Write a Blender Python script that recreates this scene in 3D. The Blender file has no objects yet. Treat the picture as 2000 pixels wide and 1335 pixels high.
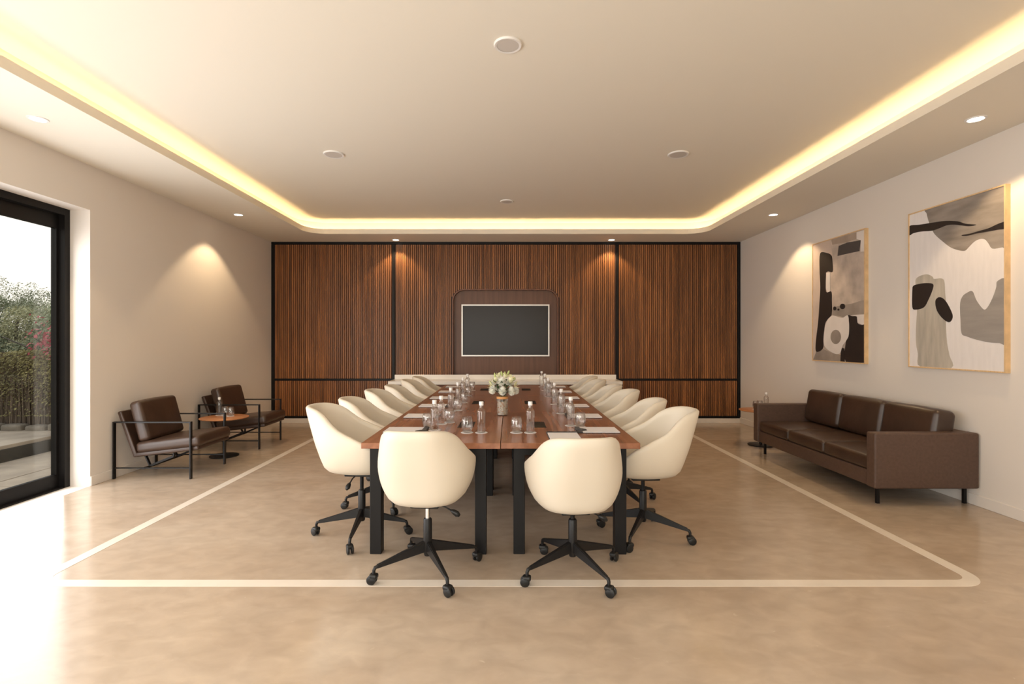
import bpy, bmesh, math, random
from mathutils import Vector, Matrix
from mathutils.geometry import tessellate_polygon
C = bpy.context.scene.collection
SC = bpy.context.scene
PI = math.pi
random.seed(7)

# ---------------------------------------------------------------- camera
cam_d = bpy.data.cameras.new('camera'); cam = bpy.data.objects.new('camera', cam_d); C.objects.link(cam)
cam.location = (0, 0, 1.42); cam.rotation_euler = (PI/2, 0, 0)
cam_d.sensor_width = 36; cam_d.lens = 18.0
cam_d.shift_x = 12/2000; cam_d.shift_y = -2.5/2000
cam_d.clip_start = 0.02
SC.camera = cam
SC.view_settings.view_transform = 'Standard'; SC.view_settings.look = 'None'
SC.view_settings.exposure = EXPOSURE = 0.0
SC.view_settings.gamma = 1; SC.view_settings.use_curve_mapping = False
SC.cycles.max_bounces = 10; SC.cycles.diffuse_bounces = 5; SC.cycles.glossy_bounces = 4
SC.cycles.transmission_bounces = 8; SC.cycles.transparent_max_bounces = 8
SC.cycles.caustics_reflective = False; SC.cycles.caustics_refractive = False
SC.cycles.use_denoising = True
SC.cycles.sample_clamp_indirect = 6.0

# ---------------------------------------------------------------- sky: hazy, warm near the horizon
SKY = 1.5
w = bpy.data.worlds.new('sky'); SC.world = w; w.use_nodes = True
wn = w.node_tree.nodes; wl = w.node_tree.links; wn.clear()
tc = wn.new('ShaderNodeTexCoord'); sx = wn.new('ShaderNodeSeparateXYZ'); cr = wn.new('ShaderNodeValToRGB')
bg = wn.new('ShaderNodeBackground'); ow = wn.new('ShaderNodeOutputWorld')
wl.new(tc.outputs['Generated'], sx.inputs[0]); wl.new(sx.outputs['Z'], cr.inputs[0])
cr.color_ramp.elements[0].position = 0.0; cr.color_ramp.elements[0].color = (1.0, .90, .80, 1)
cr.color_ramp.elements[1].position = .7; cr.color_ramp.elements[1].color = (.88, .88, .90, 1)
wl.new(cr.outputs[0], bg.inputs[0]); bg.inputs[1].default_value = SKY; wl.new(bg.outputs[0], ow.inputs[0])

def portal(loc, rot, sx_, sy_):
    d = bpy.data.lights.new('daylight_portal', 'AREA'); d.shape = 'RECTANGLE'; d.size = sx_; d.size_y = sy_
    d.cycles.is_portal = True
    o = bpy.data.objects.new('daylight_portal', d); C.objects.link(o); o.location = loc; o.rotation_euler = rot
portal((-4.5, 2.0, 1.35), (0, -PI/2, 0), 2.7, 6.0)       # left glazed doors
portal((-0.9, -1.5, 1.4), (PI/2, 0, 0), 5.2, 2.4)       # glazed wall behind the camera

def daylight(loc, rot, sx_, sy_, power, col):
    d = bpy.data.lights.new('window_daylight', 'AREA'); d.shape = 'RECTANGLE'; d.size = sx_; d.size_y = sy_; d.energy = power; d.color = col
    o = bpy.data.objects.new('window_daylight', d); C.objects.link(o); o.location = loc; o.rotation_euler = rot
daylight((-4.235, 2.0, 1.20), (0, -PI/2, 0), 2.3, 5.8, 185, (.98, .97, .97))
daylight((-0.9, -1.45, 1.4), (math.radians(74), 0, 0), 5.1, 2.2, 175, (1, .95, .88))

# ---------------------------------------------------------------- materials
MATS = {}
def nodes(name):
    m = bpy.data.materials.new(name); m.use_nodes = True
    nt = m.node_tree; return m, nt, nt.nodes['Principled BSDF']
def pm(name, col, rough=.5, metal=0, spec=.5, bump=None, var=None, coat=0, trans=0, ior=None, sheen=0):
    """bump=(scale, strength, stretch) ; var=(scale, amount, stretch)"""
    m, nt, b = nodes(name); N, L = nt.nodes, nt.links
    b.inputs['Base Color'].default_value = (*col, 1); b.inputs['Roughness'].default_value = rough
    b.inputs['Metallic'].default_value = metal; b.inputs['Specular IOR Level'].default_value = spec
    b.inputs['Coat Weight'].default_value = coat; b.inputs['Transmission Weight'].default_value = trans
    if ior: b.inputs['IOR'].default_value = ior
    if sheen: b.inputs['Sheen Weight'].default_value = sheen
    t = N.new('ShaderNodeTexCoord')
    def noise(scale, stretch, detail=4):
        mp = N.new('ShaderNodeMapping'); mp.inputs['Scale'].default_value = stretch
        L.new(t.outputs['Object'], mp.inputs[0])
        n = N.new('ShaderNodeTexNoise'); n.inputs['Scale'].default_value = scale; n.inputs['Detail'].default_value = detail
        L.new(mp.outputs[0], n.inputs['Vector']); return n
    if var:
        n = noise(var[0], var[2] if len(var) > 2 else (1, 1, 1))
        r = N.new('ShaderNodeMapRange'); r.inputs['From Min'].default_value = .3; r.inputs['From Max'].default_value = .7
        r.inputs['To Min'].default_value = 1-var[1]; r.inputs['To Max'].default_value = 1+var[1]
        L.new(n.outputs['Fac'], r.inputs['Value'])
        v = N.new('ShaderNodeVectorMath'); v.operation = 'SCALE'; v.inputs[0].default_value = col
        L.new(r.outputs[0], v.inputs['Scale']); L.new(v.outputs[0], b.inputs['Base Color'])
    if bump:
        n = noise(bump[0], bump[2] if len(bump) > 2 else (1, 1, 1), 3)
        bp = N.new('ShaderNodeBump'); bp.inputs['Strength'].default_value = bump[1]; bp.inputs['Distance'].default_value = .002
        L.new(n.outputs['Fac'], bp.inputs['Height']); L.new(bp.outputs[0], b.inputs['Normal'])
    MATS[name] = m; return m
def emit(name, col, s):
    m = bpy.data.materials.new(name); m.use_nodes = True; N = m.node_tree.nodes; N.clear()
    e = N.new('ShaderNodeEmission'); e.inputs[0].default_value = (*col, 1); e.inputs[1].default_value = s
    o = N.new('ShaderNodeOutputMaterial'); m.node_tree.links.new(e.outputs[0], o.inputs[0]); return m

M = {}
M['wall'] = pm('painted_wall', (.76, .71, .66), .75, bump=(60, .05))
M['ceil'] = pm('painted_ceiling', (.80, .755, .665), .8)
M['base'] = pm('pale_marble', (.78, .72, .65), .3, var=(3, .08, (1, 1, 3)))
M['black'] = pm('black_metal', (.008, .007, .007), .45, spec=.22, bump=(80, .03))
M['blackm'] = pm('black_powder_coat', (.010, .009, .009), .4, spec=.3)
M['plastic'] = pm('black_plastic', (.012, .012, .012), .38, spec=.35)
M['chrome'] = pm('chrome', (.75, .75, .75), .15, metal=1)
M['silver'] = pm('brushed_silver', (.62, .58, .54), .35, metal=.6, bump=(200, .03))
M['screen'] = pm('dark_screen', (.012, .008, .006), .32, spec=.32)
M['cream'] = pm('cream_leather', (.70, .63, .52), .48, bump=(220, .10), sheen=.05)
M['brownl'] = pm('brown_leather', (.048, .026, .017), .34, spec=.5, bump=(28, .40), var=(6, .18))
M['brownw'] = pm('brown_woven_leather', (.085, .048, .034), .55, bump=(320, .35), var=(40, .15))
M['paper'] = pm('white_paper', (.82, .79, .80), .7)
M['white'] = pm('white_plastic', (.82, .80, .78), .4)
M['copper'] = pm('copper_top', (.50, .215, .09), .38, metal=.2, bump=(60, .04))
M['oak'] = pm('pale_oak', (.72, .50, .27), .5, var=(12, .12, (1, 8, 1)))
M['canvas'] = pm('white_canvas', (.80, .76, .75), .8, bump=(40, .3), var=(5, .03, (1, 6, 1)))
M['canvas2'] = pm('beige_grey_canvas', (.50, .42, .36), .8, bump=(40, .3), var=(3, .22, (1, 2, 2)))
M['canvas_grey'] = pm('paint_warm_grey', (.27, .235, .205), .8, bump=(40, .3), var=(2.5, .3, (1, 1, 4)))
M['beige'] = pm('paint_beige', (.47, .43, .37), .8, bump=(40, .3), var=(3, .16, (1, 6, 1)))
M['light_grey'] = pm('paint_light_grey', (.31, .285, .265), .8, bump=(40, .3), var=(3, .1, (1, 1, 6)))
M['black_p'] = pm('paint_black', (.016, .010, .009), .6, bump=(40, .3))
M['pink_beige'] = pm('paint_pink_beige', (.60, .49, .42), .8, bump=(40, .3), var=(3, .12))
M['taupe'] = pm('paint_taupe', (.38, .30, .24), .8, bump=(40, .3), var=(8, .1))
M['paint_white'] = pm('paint_white', (.74, .68, .64), .8, bump=(40, .4), var=(5, .06))
M['dark_grey'] = pm('paint_dark_grey', (.075, .062, .058), .8, bump=(40, .4))
M['shade_grey'] = pm('paint_shade_grey', (.30, .255, .22), .8, bump=(40, .3), var=(4, .25))
M['petal'] = pm('white_petal', (.90, .89, .80), .6)
M['lily'] = pm('cream_lily_petal', (.80, .78, .50), .55)
M['leaf'] = pm('dark_leaf', (.035, .075, .022), .45)
M['bud'] = pm('green_bud', (.42, .48, .18), .5)
M['pebbleA'] = pm('cream_pebble', (.92, .84, .70), .5)
M['pebbleB'] = pm('tan_pebble', (.75, .45, .25), .5)
M['grille'] = pm('speaker_grille', (.60, .56, .52), .6)
M['leatherdark'] = pm('dark_grey_leather', (.045, .040, .040), .5, bump=(150, .2))
M['rubber'] = pm('dark_rubber', (.03, .03, .03), .7)
M['lampglass'] = emit('lamp_glow', (1, .93, .8), 9)
M['led'] = emit('led_glow', (1, .69, .33), 38)
# exterior
M['paving'] = pm('outdoor_stone', (.44, .365, .29), .7, bump=(20, .3), var=(3, .2))
M['kerb'] = pm('kerb_stone', (.17, .145, .115), .85, bump=(15, .6), var=(6, .3))
M['concrete'] = pm('step_concrete', (.055, .05, .042), .85, bump=(15, .4), var=(3, .25))
M['twig'] = pm('brushwood', (.12, .088, .062), .9, var=(9, .4, (6, 6, .6)))
M['hedge'] = pm('creeper_leaf', (.25, .225, .10), .7, var=(4, .5))
M['tree1'] = pm('tree_leaf_green_hazed', (.25, .28, .17), .7, var=(.9, .5))  # green lightened and greyed, so the distant haze is painted into the leaves
M['tree2'] = pm('tree_leaf_yellowish_hazed', (.37, .36, .21), .7, var=(.9, .5))  # outdoor haze is mixed into this leaf colour as well
M['bark'] = pm('bark', (.14, .12, .10), .9)
M['pink'] = pm('pink_bloom', (.42, .10, .12), .6)
M['soil'] = pm('ground_soil', (.08, .07, .05), .95, var=(2, .3))

def glassmat(name, rough=0.0, ior=1.45, tint=(1, 1, 1)):
    m, nt, b = nodes(name)
    b.inputs['Base Color'].default_value = (*tint, 1); b.inputs['Roughness'].default_value = rough
    b.inputs['Transmission Weight'].default_value = 1; b.inputs['IOR'].default_value = ior
    return m

def paneglass(name, tint):
    m = bpy.data.materials.new(name); m.use_nodes = True; N = m.node_tree.nodes; L = m.node_tree.links; N.clear()
    t = N.new('ShaderNodeBsdfTransparent'); t.inputs[0].default_value = (*tint, 1)
    g = N.new('ShaderNodeBsdfGlossy'); g.inputs['Roughness'].default_value = 0
    lw = N.new('ShaderNodeLayerWeight'); pw = N.new('ShaderNodeMath'); pw.operation = 'POWER'; pw.inputs[1].default_value = 5
    f = N.new('ShaderNodeMath'); f.operation = 'MULTIPLY_ADD'; f.inputs[1].default_value = .3; f.inputs[2].default_value = .02
    L.new(lw.outputs['Facing'], pw.inputs[0]); L.new(pw.outputs[0], f.inputs[0])
    x = N.new('ShaderNodeMixShader'); o = N.new('ShaderNodeOutputMaterial')
    L.new(f.outputs[0], x.inputs[0]); L.new(t.outputs[0], x.inputs[1]); L.new(g.outputs[0], x.inputs[2]); L.new(x.outputs[0], o.inputs[0])
    return m
def thinglass(name, refr, ior, k0, k1):
    m = paneglass(name, (.97, .97, .97)); N = m.node_tree.nodes; L = m.node_tree.links
    x = [n for n in N if n.type == 'MIX_SHADER'][0]; o = [n for n in N if n.type == 'OUTPUT_MATERIAL'][0]
    f = [n for n in N if n.type == 'MATH' and n.operation == 'MULTIPLY_ADD'][0]; f.inputs[1].default_value = k1; f.inputs[2].default_value = k0
    f2 = [n for n in N if n.type == 'MATH' and n.operation == 'POWER'][0]; f2.inputs[1].default_value = 2.2
    g = N.new('ShaderNodeBsdfGlass'); g.inputs['IOR'].default_value = ior
    x2 = N.new('ShaderNodeMixShader'); x2.inputs[0].default_value = refr
    L.new(x.outputs[0], x2.inputs[1]); L.new(g.outputs[0], x2.inputs[2]); L.new(x2.outputs[0], o.inputs[0]); return m
M['glass'] = thinglass('clear_glass', .15, 1.45, .10, .9); M['water'] = thinglass('bottle_plastic_and_water', .30, 1.33, .14, .9)
M['pane'] = paneglass('window_glass', (.93, .95, .94))

def wood(name, c1, c2, axis, rough, scale=1.0, rnd=.0, coat=0, bumps=.1):
    m, nt, b = nodes(name); N, L = nt.nodes, nt.links
    t = N.new('ShaderNodeTexCoord'); mp = N.new('ShaderNodeMapping')
    st = [28, 28, 28]; st[axis] = 1.1
    mp.inputs['Scale'].default_value = [s*scale for s in st]
    oi = N.new('ShaderNodeObjectInfo')
    add = N.new('ShaderNodeVectorMath'); add.operation = 'ADD'
    sc = N.new('ShaderNodeVectorMath'); sc.operation = 'SCALE'; sc.inputs[0].default_value = (17, 11, 23)
    L.new(oi.outputs['Random'], sc.inputs['Scale'])
    L.new(t.outputs['Object'], add.inputs[0]); L.new(sc.outputs[0], add.inputs[1]); L.new(add.outputs[0], mp.inputs[0])
    n = N.new('ShaderNodeTexNoise'); n.inputs['Scale'].default_value = 1.0; n.inputs['Detail'].default_value = 5; n.inputs['Distortion'].default_value = .4
    L.new(mp.outputs[0], n.inputs['Vector'])
    r = N.new('ShaderNodeValToRGB'); r.color_ramp.elements[0].position = .35; r.color_ramp.elements[1].position = .68
    r.color_ramp.elements[0].color = (*c1, 1); r.color_ramp.elements[1].color = (*c2, 1)
    L.new(n.outputs['Fac'], r.inputs[0])
    out = r.outputs[0]
    if rnd:
        mr = N.new('ShaderNodeMapRange'); mr.inputs['To Min'].default_value = 1-rnd; mr.inputs['To Max'].default_value = 1+rnd
        L.new(oi.outputs['Random'], mr.inputs['Value'])
        v = N.new('ShaderNodeVectorMath'); v.operation = 'SCALE'; L.new(out, v.inputs[0]); L.new(mr.outputs[0], v.inputs['Scale']); out = v.outputs[0]
    L.new(out, b.inputs['Base Color']); b.inputs['Roughness'].default_value = rough; b.inputs['Coat Weight'].default_value = coat
    bp = N.new('ShaderNodeBump'); bp.inputs['Strength'].default_value = bumps; bp.inputs['Distance'].default_value = .001
    L.new(n.outputs['Fac'], bp.inputs['Height']); L.new(bp.outputs[0], b.inputs['Normal'])
    return m
M['slat'] = wood('slat_wood', (.165, .062, .021), (.33, .134, .046), 2, .42, rnd=.28)
M['slatback'] = wood('slat_backing_wood', (.05, .02, .009), (.08, .03, .013), 2, .6)
M['panel'] = wood('smooth_walnut_panel', (.115, .050, .026), (.16, .070, .036), 2, .45, .7)
M['walnut'] = wood('walnut_table_top', (.235, .092, .046), (.34, .145, .075), 1, .27, .55, rnd=.05, bumps=.04)
M['walnutx'] = wood('walnut_edge', (.34, .145, .075), (.42, .19, .10), 0, .4, .8)
M['credw'] = wood('credenza_wood', (.12, .045, .022), (.20, .078, .036), 2, .45, .7)

def floor_mat():
    m, nt, b = nodes('polished_beige_marble'); N, L = nt.nodes, nt.links
    t = N.new('ShaderNodeTexCoord')
    def nz(stretch, scale, detail, dist=0):
        mp = N.new('ShaderNodeMapping'); mp.inputs['Scale'].default_value = stretch; L.new(t.outputs['Object'], mp.inputs[0])
        n = N.new('ShaderNodeTexNoise'); n.inputs['Scale'].default_value = scale; n.inputs['Detail'].default_value = detail; n.inputs['Distortion'].default_value = dist
        L.new(mp.outputs[0], n.inputs['Vector']); return n
    n1 = nz((1, 1.5, 1), 1.1, 9, .5); n2 = nz((1, 1.5, 1), 7, 10, .5); n3 = nz((1, 1.5, 1), 23, 5, .6)
    r = N.new('ShaderNodeValToRGB'); e = r.color_ramp.elements
    e[0].position = .25; e[0].color = (.40, .31, .23, 1); e[1].position = .78; e[1].color = (.51, .42, .33, 1)
    L.new(n1.outputs['Fac'], r.inputs[0])
    r2 = N.new('ShaderNodeMapRange'); r2.inputs['From Min'].default_value = .3; r2.inputs['From Max'].default_value = .7
    r2.inputs['To Min'].default_value = .91; r2.inputs['To Max'].default_value = 1.08; L.new(n2.outputs['Fac'], r2.inputs['Value'])
    v = N.new('ShaderNodeVectorMath'); v.operation = 'SCALE'; L.new(r.outputs[0], v.inputs[0]); L.new(r2.outputs[0], v.inputs['Scale'])
    # pale fossil flecks
    fr = N.new('ShaderNodeMapRange'); fr.inputs['From Min'].default_value = .70; fr.inputs['From Max'].default_value = .80; fr.inputs['To Max'].default_value = .45; L.new(n3.outputs['Fac'], fr.inputs['Value'])
    mx = N.new('ShaderNodeMix'); mx.data_type = 'RGBA'; L.new(fr.outputs[0], mx.inputs['Factor']); L.new(v.outputs[0], mx.inputs['A']); mx.inputs['B'].default_value = (.66, .55, .43, 1)
    L.new(mx.outputs['Result'], b.inputs['Base Color'])
    b.inputs['Roughness'].default_value = .22; b.inputs['Specular IOR Level'].default_value = .5
    rr = N.new('ShaderNodeMapRange'); rr.inputs['To Min'].default_value = .12; rr.inputs['To Max'].default_value = .24; L.new(n2.outputs['Fac'], rr.inputs['Value']); L.new(rr.outputs[0], b.inputs['Roughness'])
    return m
M['floor'] = floor_mat()
M['inlay'] = pm('white_marble_inlay', (.74, .67, .585), .25, var=(4, .05))
M['white_marble'] = pm('white_marble_top', (.90, .86, .80), .2, var=(2.5, .04, (1, 3, 1)))

# ---------------------------------------------------------------- helpers
def obj(name, bm, mat=None, parent=None, loc=None, smooth=False, ang=None):
    me = bpy.data.meshes.new(name)
    bmesh.ops.recalc_face_normals(bm, faces=bm.faces)
    bm.to_mesh(me); bm.free()
    if smooth:
        for p in me.polygons: p.use_smooth = True
        if ang is not None:
            try: me.set_sharp_from_angle(angle=math.radians(ang))
            except Exception: pass
    if mat is not None:
        for mm in (mat if isinstance(mat, (list, tuple)) else [mat]): me.materials.append(mm)
    o = bpy.data.objects.new(name, me); C.objects.link(o)
    if parent is not None: o.parent = parent
    if loc is not None: o.location = loc
    return o
def thing(name, label, cat, loc=(0, 0, 0), rz=0, group=None):
    o = bpy.data.objects.new(name, None); C.objects.link(o); o.empty_display_size = .1
    o.location = loc; o.rotation_euler = (0, 0, rz); tag(o, label, cat, group); return o
def tag(o, label, cat, group=None, kind=None):
    o['label'] = label; o['category'] = cat
    if group: o['group'] = group
    if kind: o['kind'] = kind
    return o
def struct(o): o['kind'] = 'structure'; return o
def dup(root, loc, rz, label, group=None):
    r = root.copy(); C.objects.link(r); r.location = loc; r.rotation_euler = (0, 0, rz); r['label'] = label
    if group: r['group'] = group
    for ch in list(root.children):
        c = ch.copy(); C.objects.link(c); c.parent = r
        for g in list(ch.children):
            d = g.copy(); C.objects.link(d); d.parent = c
    return r
def B(): return bmesh.new()
def box(bm, x0, x1, y0, y1, z0, z1, bev=0, seg=2):
    r = bmesh.ops.create_cube(bm, size=1)
    vs = r['verts']
    for v in vs:
        v.co = Vector(((x0+x1)/2+v.co.x*(x1-x0), (y0+y1)/2+v.co.y*(y1-y0), (z0+z1)/2+v.co.z*(z1-z0)))
    if bev:
        es = {e for v in vs for e in v.link_edges}
        bmesh.ops.bevel(bm, geom=list(es), offset=bev, segments=seg, affect='EDGES', profile=.5)
    return bm
def bbox(x0, x1, y0, y1, z0, z1, bev=0, seg=2): return box(B(), x0, x1, y0, y1, z0, z1, bev, seg)
def hexa(bm, pts):
    """8 points: bottom ring 4, top ring 4"""
    v = [bm.verts.new(p) for p in pts]
    for f in ((0, 3, 2, 1), (4, 5, 6, 7), (0, 1, 5, 4), (1, 2, 6, 5), (2, 3, 7, 6), (3, 0, 4, 7)): bm.faces.new([v[i] for i in f])
    return v
def lathe(bm, prof, n=24, cx=0, cy=0, caps=True):
    rings = []
    for r, z in prof:
        if r < 1e-5: rings.append([bm.verts.new((cx, cy, z))])
        else: rings.append([bm.verts.new((cx+r*math.cos(2*PI*i/n), cy+r*math.sin(2*PI*i/n), z)) for i in range(n)])
    for a, b in zip(rings, rings[1:]):
        for i in range(n):
            j = (i+1) % n
            if len(a) == 1 and len(b) == 1: continue
            if len(a) == 1: bm.faces.new((a[0], b[i], b[j]))
            elif len(b) == 1: bm.faces.new((a[i], a[j], b[0]))
            else: bm.faces.new((a[i], a[j], b[j], b[i]))
    if caps:
        if len(rings[0]) > 1: bm.faces.new(rings[0][::-1])
        if len(rings[-1]) > 1: bm.faces.new(rings[-1])
    return bm
def tube(bm, pts, r, n=8, caps=True):
    pts = [Vector(p) for p in pts]; rr = r if isinstance(r, (list, tuple)) else [r]*len(pts)
    rings = []
    for i, p in enumerate(pts):
        d = (pts[min(i+1, len(pts)-1)]-pts[max(i-1, 0)]).normalized()
        up = Vector((0, 0, 1)) if abs(d.z) < .9 else Vector((1, 0, 0))
        s = d.cross(up).normalized(); t = s.cross(d)
        rings.append([bm.verts.new(p+(s*math.cos(2*PI*k/n)+t*math.sin(2*PI*k/n))*rr[i]) for k in range(n)])
    for a, b in zip(rings, rings[1:]):
        for k in range(n): bm.faces.new((a[k], a[(k+1) % n], b[(k+1) % n], b[k]))
    if caps: bm.faces.new(rings[0][::-1]); bm.faces.new(rings[-1])
    return bm
def prism(outer, holes, d0, d1, f):
    """extruded flat plate with holes; f(u, v, d) -> xyz"""
    bm = B(); loops = [outer]+list(holes); flat = [p for l in loops for p in l]
    tris = tessellate_polygon([[Vector((a, b, 0)) for a, b in l] for l in loops])
    va = [bm.verts.new(f(a, b, d0)) for a, b in flat]; vb = [bm.verts.new(f(a, b, d1)) for a, b in flat]
    for t in tris:
        try: bm.faces.new([va[i] for i in t]); bm.faces.new([vb[i] for i in reversed(t)])
        except ValueError: pass
    k = 0
    for l in loops:
        n = len(l)
        for i in range(n):
            a, b = k+i, k+(i+1) % n
            bm.faces.new((va[a], va[b], vb[b], vb[a]))
        k += n
    return bm
XY = lambda u, v, d: (u, v, d)
XZ = lambda u, v, d: (u, d, v)
YZ = lambda u, v, d: (d, u, v)
def rrect(x0, x1, y0, y1, r, n=10, only_top=False):
    o = []
    for cx, cy, a0, do in ((x1-r, y1-r, 0, 1), (x0+r, y1-r, 90, 1), (x0+r, y0+r, 180, not only_top), (x1-r, y0+r, 270, not only_top)):
        if not do: o.append((x0 if a0 == 180 else x1, y0)); continue
        for i in range(n+1):
            a = math.radians(a0+90*i/n); o.append((cx+r*math.cos(a), cy+r*math.sin(a)))
    return o
def rect(x0, x1, y0, y1): return [(x1, y1), (x0, y1), (x0, y0), (x1, y0)]
def cushion(sx_, sy_, sz_, r, crown=(0, 0, 0), nm=5, wr=0, seed=0):
    """rounded box centred at origin, faces crowned outward by crown; wr = small wrinkles"""
    bm = B(); h = (sx_/2, sy_/2, sz_/2)
    def coords(hh):
        c = [hh-r+r*math.tan(PI/4*k/3) for k in range(1, 4)]
        mid = [(-1+2*k/nm)*(hh-r) for k in range(nm+1)]
        return [-x for x in reversed(c)]+mid+c
    cs = [coords(x) for x in h]; vd = {}
    def put(p):
        k = tuple(round(x, 6) for x in p)
        if k in vd: return vd[k]
        P = Vector(p); I = Vector([max(-(h[i]-r), min(h[i]-r, p[i])) for i in range(3)])
        d = P-I
        q = I+d.normalized()*r if d.length > 1e-9 else P
        u = [min(1, abs(q[i])/h[i]) for i in range(3)]
        for i in range(3):
            a, b = (i+1) % 3, (i+2) % 3
            q[i] += math.copysign(1, q[i])*crown[i]*(1-u[a]**2)*(1-u[b]**2)*(u[i]**3)
        if wr:
            q.z += wr*math.sin(q.x*31+seed)*math.sin(q.y*23+seed*2)*(u[2]**2)
        vd[k] = bm.verts.new(q); return vd[k]
    for ax in range(3):
        a, b = (ax+1) % 3, (ax+2) % 3
        for s in (-1, 1):
            for i in range(len(cs[a])-1):
                for j in range(len(cs[b])-1):
                    q = []
                    for di, dj in ((0, 0), (1, 0), (1, 1), (0, 1)):
                        p = [0, 0, 0]; p[ax] = s*h[ax]; p[a] = cs[a][i+di]; p[b] = cs[b][j+dj]; q.append(put(p))
                    if len(set(q)) > 2:
                        try: bm.faces.new(q if s > 0 else q[::-1])
                        except ValueError: pass
    return bm
def xform(bm, loc=(0, 0, 0), rot=None):
    mt = Matrix.Translation(loc)
    if rot is not None: mt = mt @ rot
    bmesh.ops.transform(bm, matrix=mt, verts=bm.verts); return bm
def RX(a): return Matrix.Rotation(a, 4, 'X')
def RY(a): return Matrix.Rotation(a, 4, 'Y')
def RZ(a): return Matrix.Rotation(a, 4, 'Z')
def catmull(pts, n=4):
    o = []; m = len(pts)
    for i in range(m):
        p0, p1, p2, p3 = pts[i-1], pts[i], pts[(i+1) % m], pts[(i+2) % m]
        for k in range(n):
            t = k/n
            o.append(tuple(.5*((2*p1[j])+(-p0[j]+p2[j])*t+(2*p0[j]-5*p1[j]+4*p2[j]-p3[j])*t*t+(-p0[j]+3*p1[j]-3*p2[j]+p3[j])*t**3) for j in (0, 1)))
    return o

# ================================================================ ROOM
XL, XR, YB, YF, ZC = -4.06, 4.06, 8.97, -1.2, 3.13
floor = struct(obj('floor', bbox(XL-.34, XR, YF-.2, YB, -.12, 0), M['floor']))
obj('inlay_line', prism(rrect(-2.82, 2.84, 2.96, 8.02, .17), [rrect(-2.74, 2.76, 3.04, 7.94, .09)], 0, .0015, XY), M['inlay'], floor)
# ceiling with a sunk, rounded tray and a hidden light strip
ce = struct(obj('ceiling', prism(rect(XL-.35, XR+.2, YF-.2, YB+.2), [rrect(-3.16, 3.17, -.8, 8.20, .30)], ZC, ZC+.02, XY), M['ceil']))
obj('tray_lip', prism(rrect(-3.175, 3.185, -.815, 8.215, .315), [rrect(-3.16, 3.17, -.8, 8.20, .30)], ZC+.02, ZC+.078, XY), M['ceil'], ce)
obj('tray_side', prism(rect(XL-.35, XR+.2, YF-.2, YB+.2), [rrect(-3.32, 3.33, -.96, 8.36, .42)], ZC+.02, 3.34, XY), M['ceil'], ce)
obj('tray_top', bbox(XL-.35, XR+.2, YF-.2, YB+.2, 3.34, 3.44), M['ceil'], ce)
obj('light_strip', prism(rrect(-3.25, 3.26, -.89, 8.29, .38), [rrect(-3.235, 3.245, -.875, 8.275, .365)], ZC+.021, ZC+.033, XY), M['led'], ce)
# walls
struct(obj('wall_back', bbox(XL-.2, XR+.2, YB, YB+.2, 0, ZC), M['wall']))
struct(obj('wall_right', bbox(XR, XR+.2, YF-.2, YB, 0, ZC), M['wall']))
wl_ = prism(rect(YF-.2, YB, 0, ZC), [rect(-1.0, 5.0, .0005, 2.695)], XL-.35, XL, YZ)
struct(obj('wall_left', wl_, M['wall']))
struct(obj('wall_front', prism(rect(XL-.35, XR+.2, 0, ZC), [rect(-3.5, 1.7, .2, 2.6)], YF-.2, YF, XZ), M['wall']))
struct(obj('baseboard_right', bbox(XR-.012, XR, YF, 8.86, 0, .095, .003, 1), M['wall']))
struct(obj('baseboard_left', bbox(XL, XL+.012, 5.0, 8.86, 0, .095, .003, 1), M['wall']))
struct(obj('baseboard_back', bbox(XL, XR, 8.865, YB, 0, .078), M['base']))
# window behind the camera
wi = struct(obj('window_1', prism(rect(-3.5, 1.7, .2, 2.6), [rect(-3.44+k*1.733, -3.44+k*1.733+1.673, .26, 2.54) for k in range(3)], YF-.15, YF-.09, XZ), M['black']))
for k in range(3): obj('pane', bbox(-3.44+k*1.733, -3.44+k*1.733+1.673, YF-.124, YF-.118, .26, 2.54), M['pane'], wi)
# sliding glass door on the left: the far leaf is closed, the nearer ones slid behind one another
dr = struct(obj('door_1', prism(rect(-1.0, 5.0, .0, 2.695), [rect(-.92, 4.94, .001, 2.63)], -4.39, -4.256, YZ), M['black']))
def leaf(x0, x1, ya, yb):
    g = .075
    lf = obj('door_leaf', prism(rect(ya, yb, .012, 2.63), [rect(ya+g, yb-g, .135, 2.50)], x0, x1, YZ), M['black'], dr)
    obj('pane', bbox((x0+x1)/2-.004, (x0+x1)/2+.004, ya+g, yb-g, .135, 2.50), M['pane'], lf)
leaf(-4.355, -4.315, 3.20, 4.99)
obj('floor_track', bbox(-4.385, -4.262, -.92, 4.94, .0005, .012), M['black'], dr)

# black frame bars round and between the slatted panels
FY0, FY1 = 8.855, 8.90
def trim(n, *a): struct(obj('trim_%d' % n, bbox(*a, .004, 1), M['black']))
trim(1, XL, XR, FY0, FY1, 3.08, 3.128)
trim(2, XL, XL+.048, FY0, FY1, .078, 3.08)
trim(3, XR-.048, XR, FY0, FY1, .078, 3.08)
trim(4, -1.965, -1.920, FY0, FY1, .12, 3.08)
trim(5, 1.905, 1.950, FY0, FY1, .12, 3.08)
trim(6, XL+.048, -1.965, FY0, FY1, .728, .766)
trim(7, 1.950, XR-.048, FY0, FY1, .728, .766)
trim(8, XL+.048, XR-.048, FY0, FY1, .078, .12)

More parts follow.
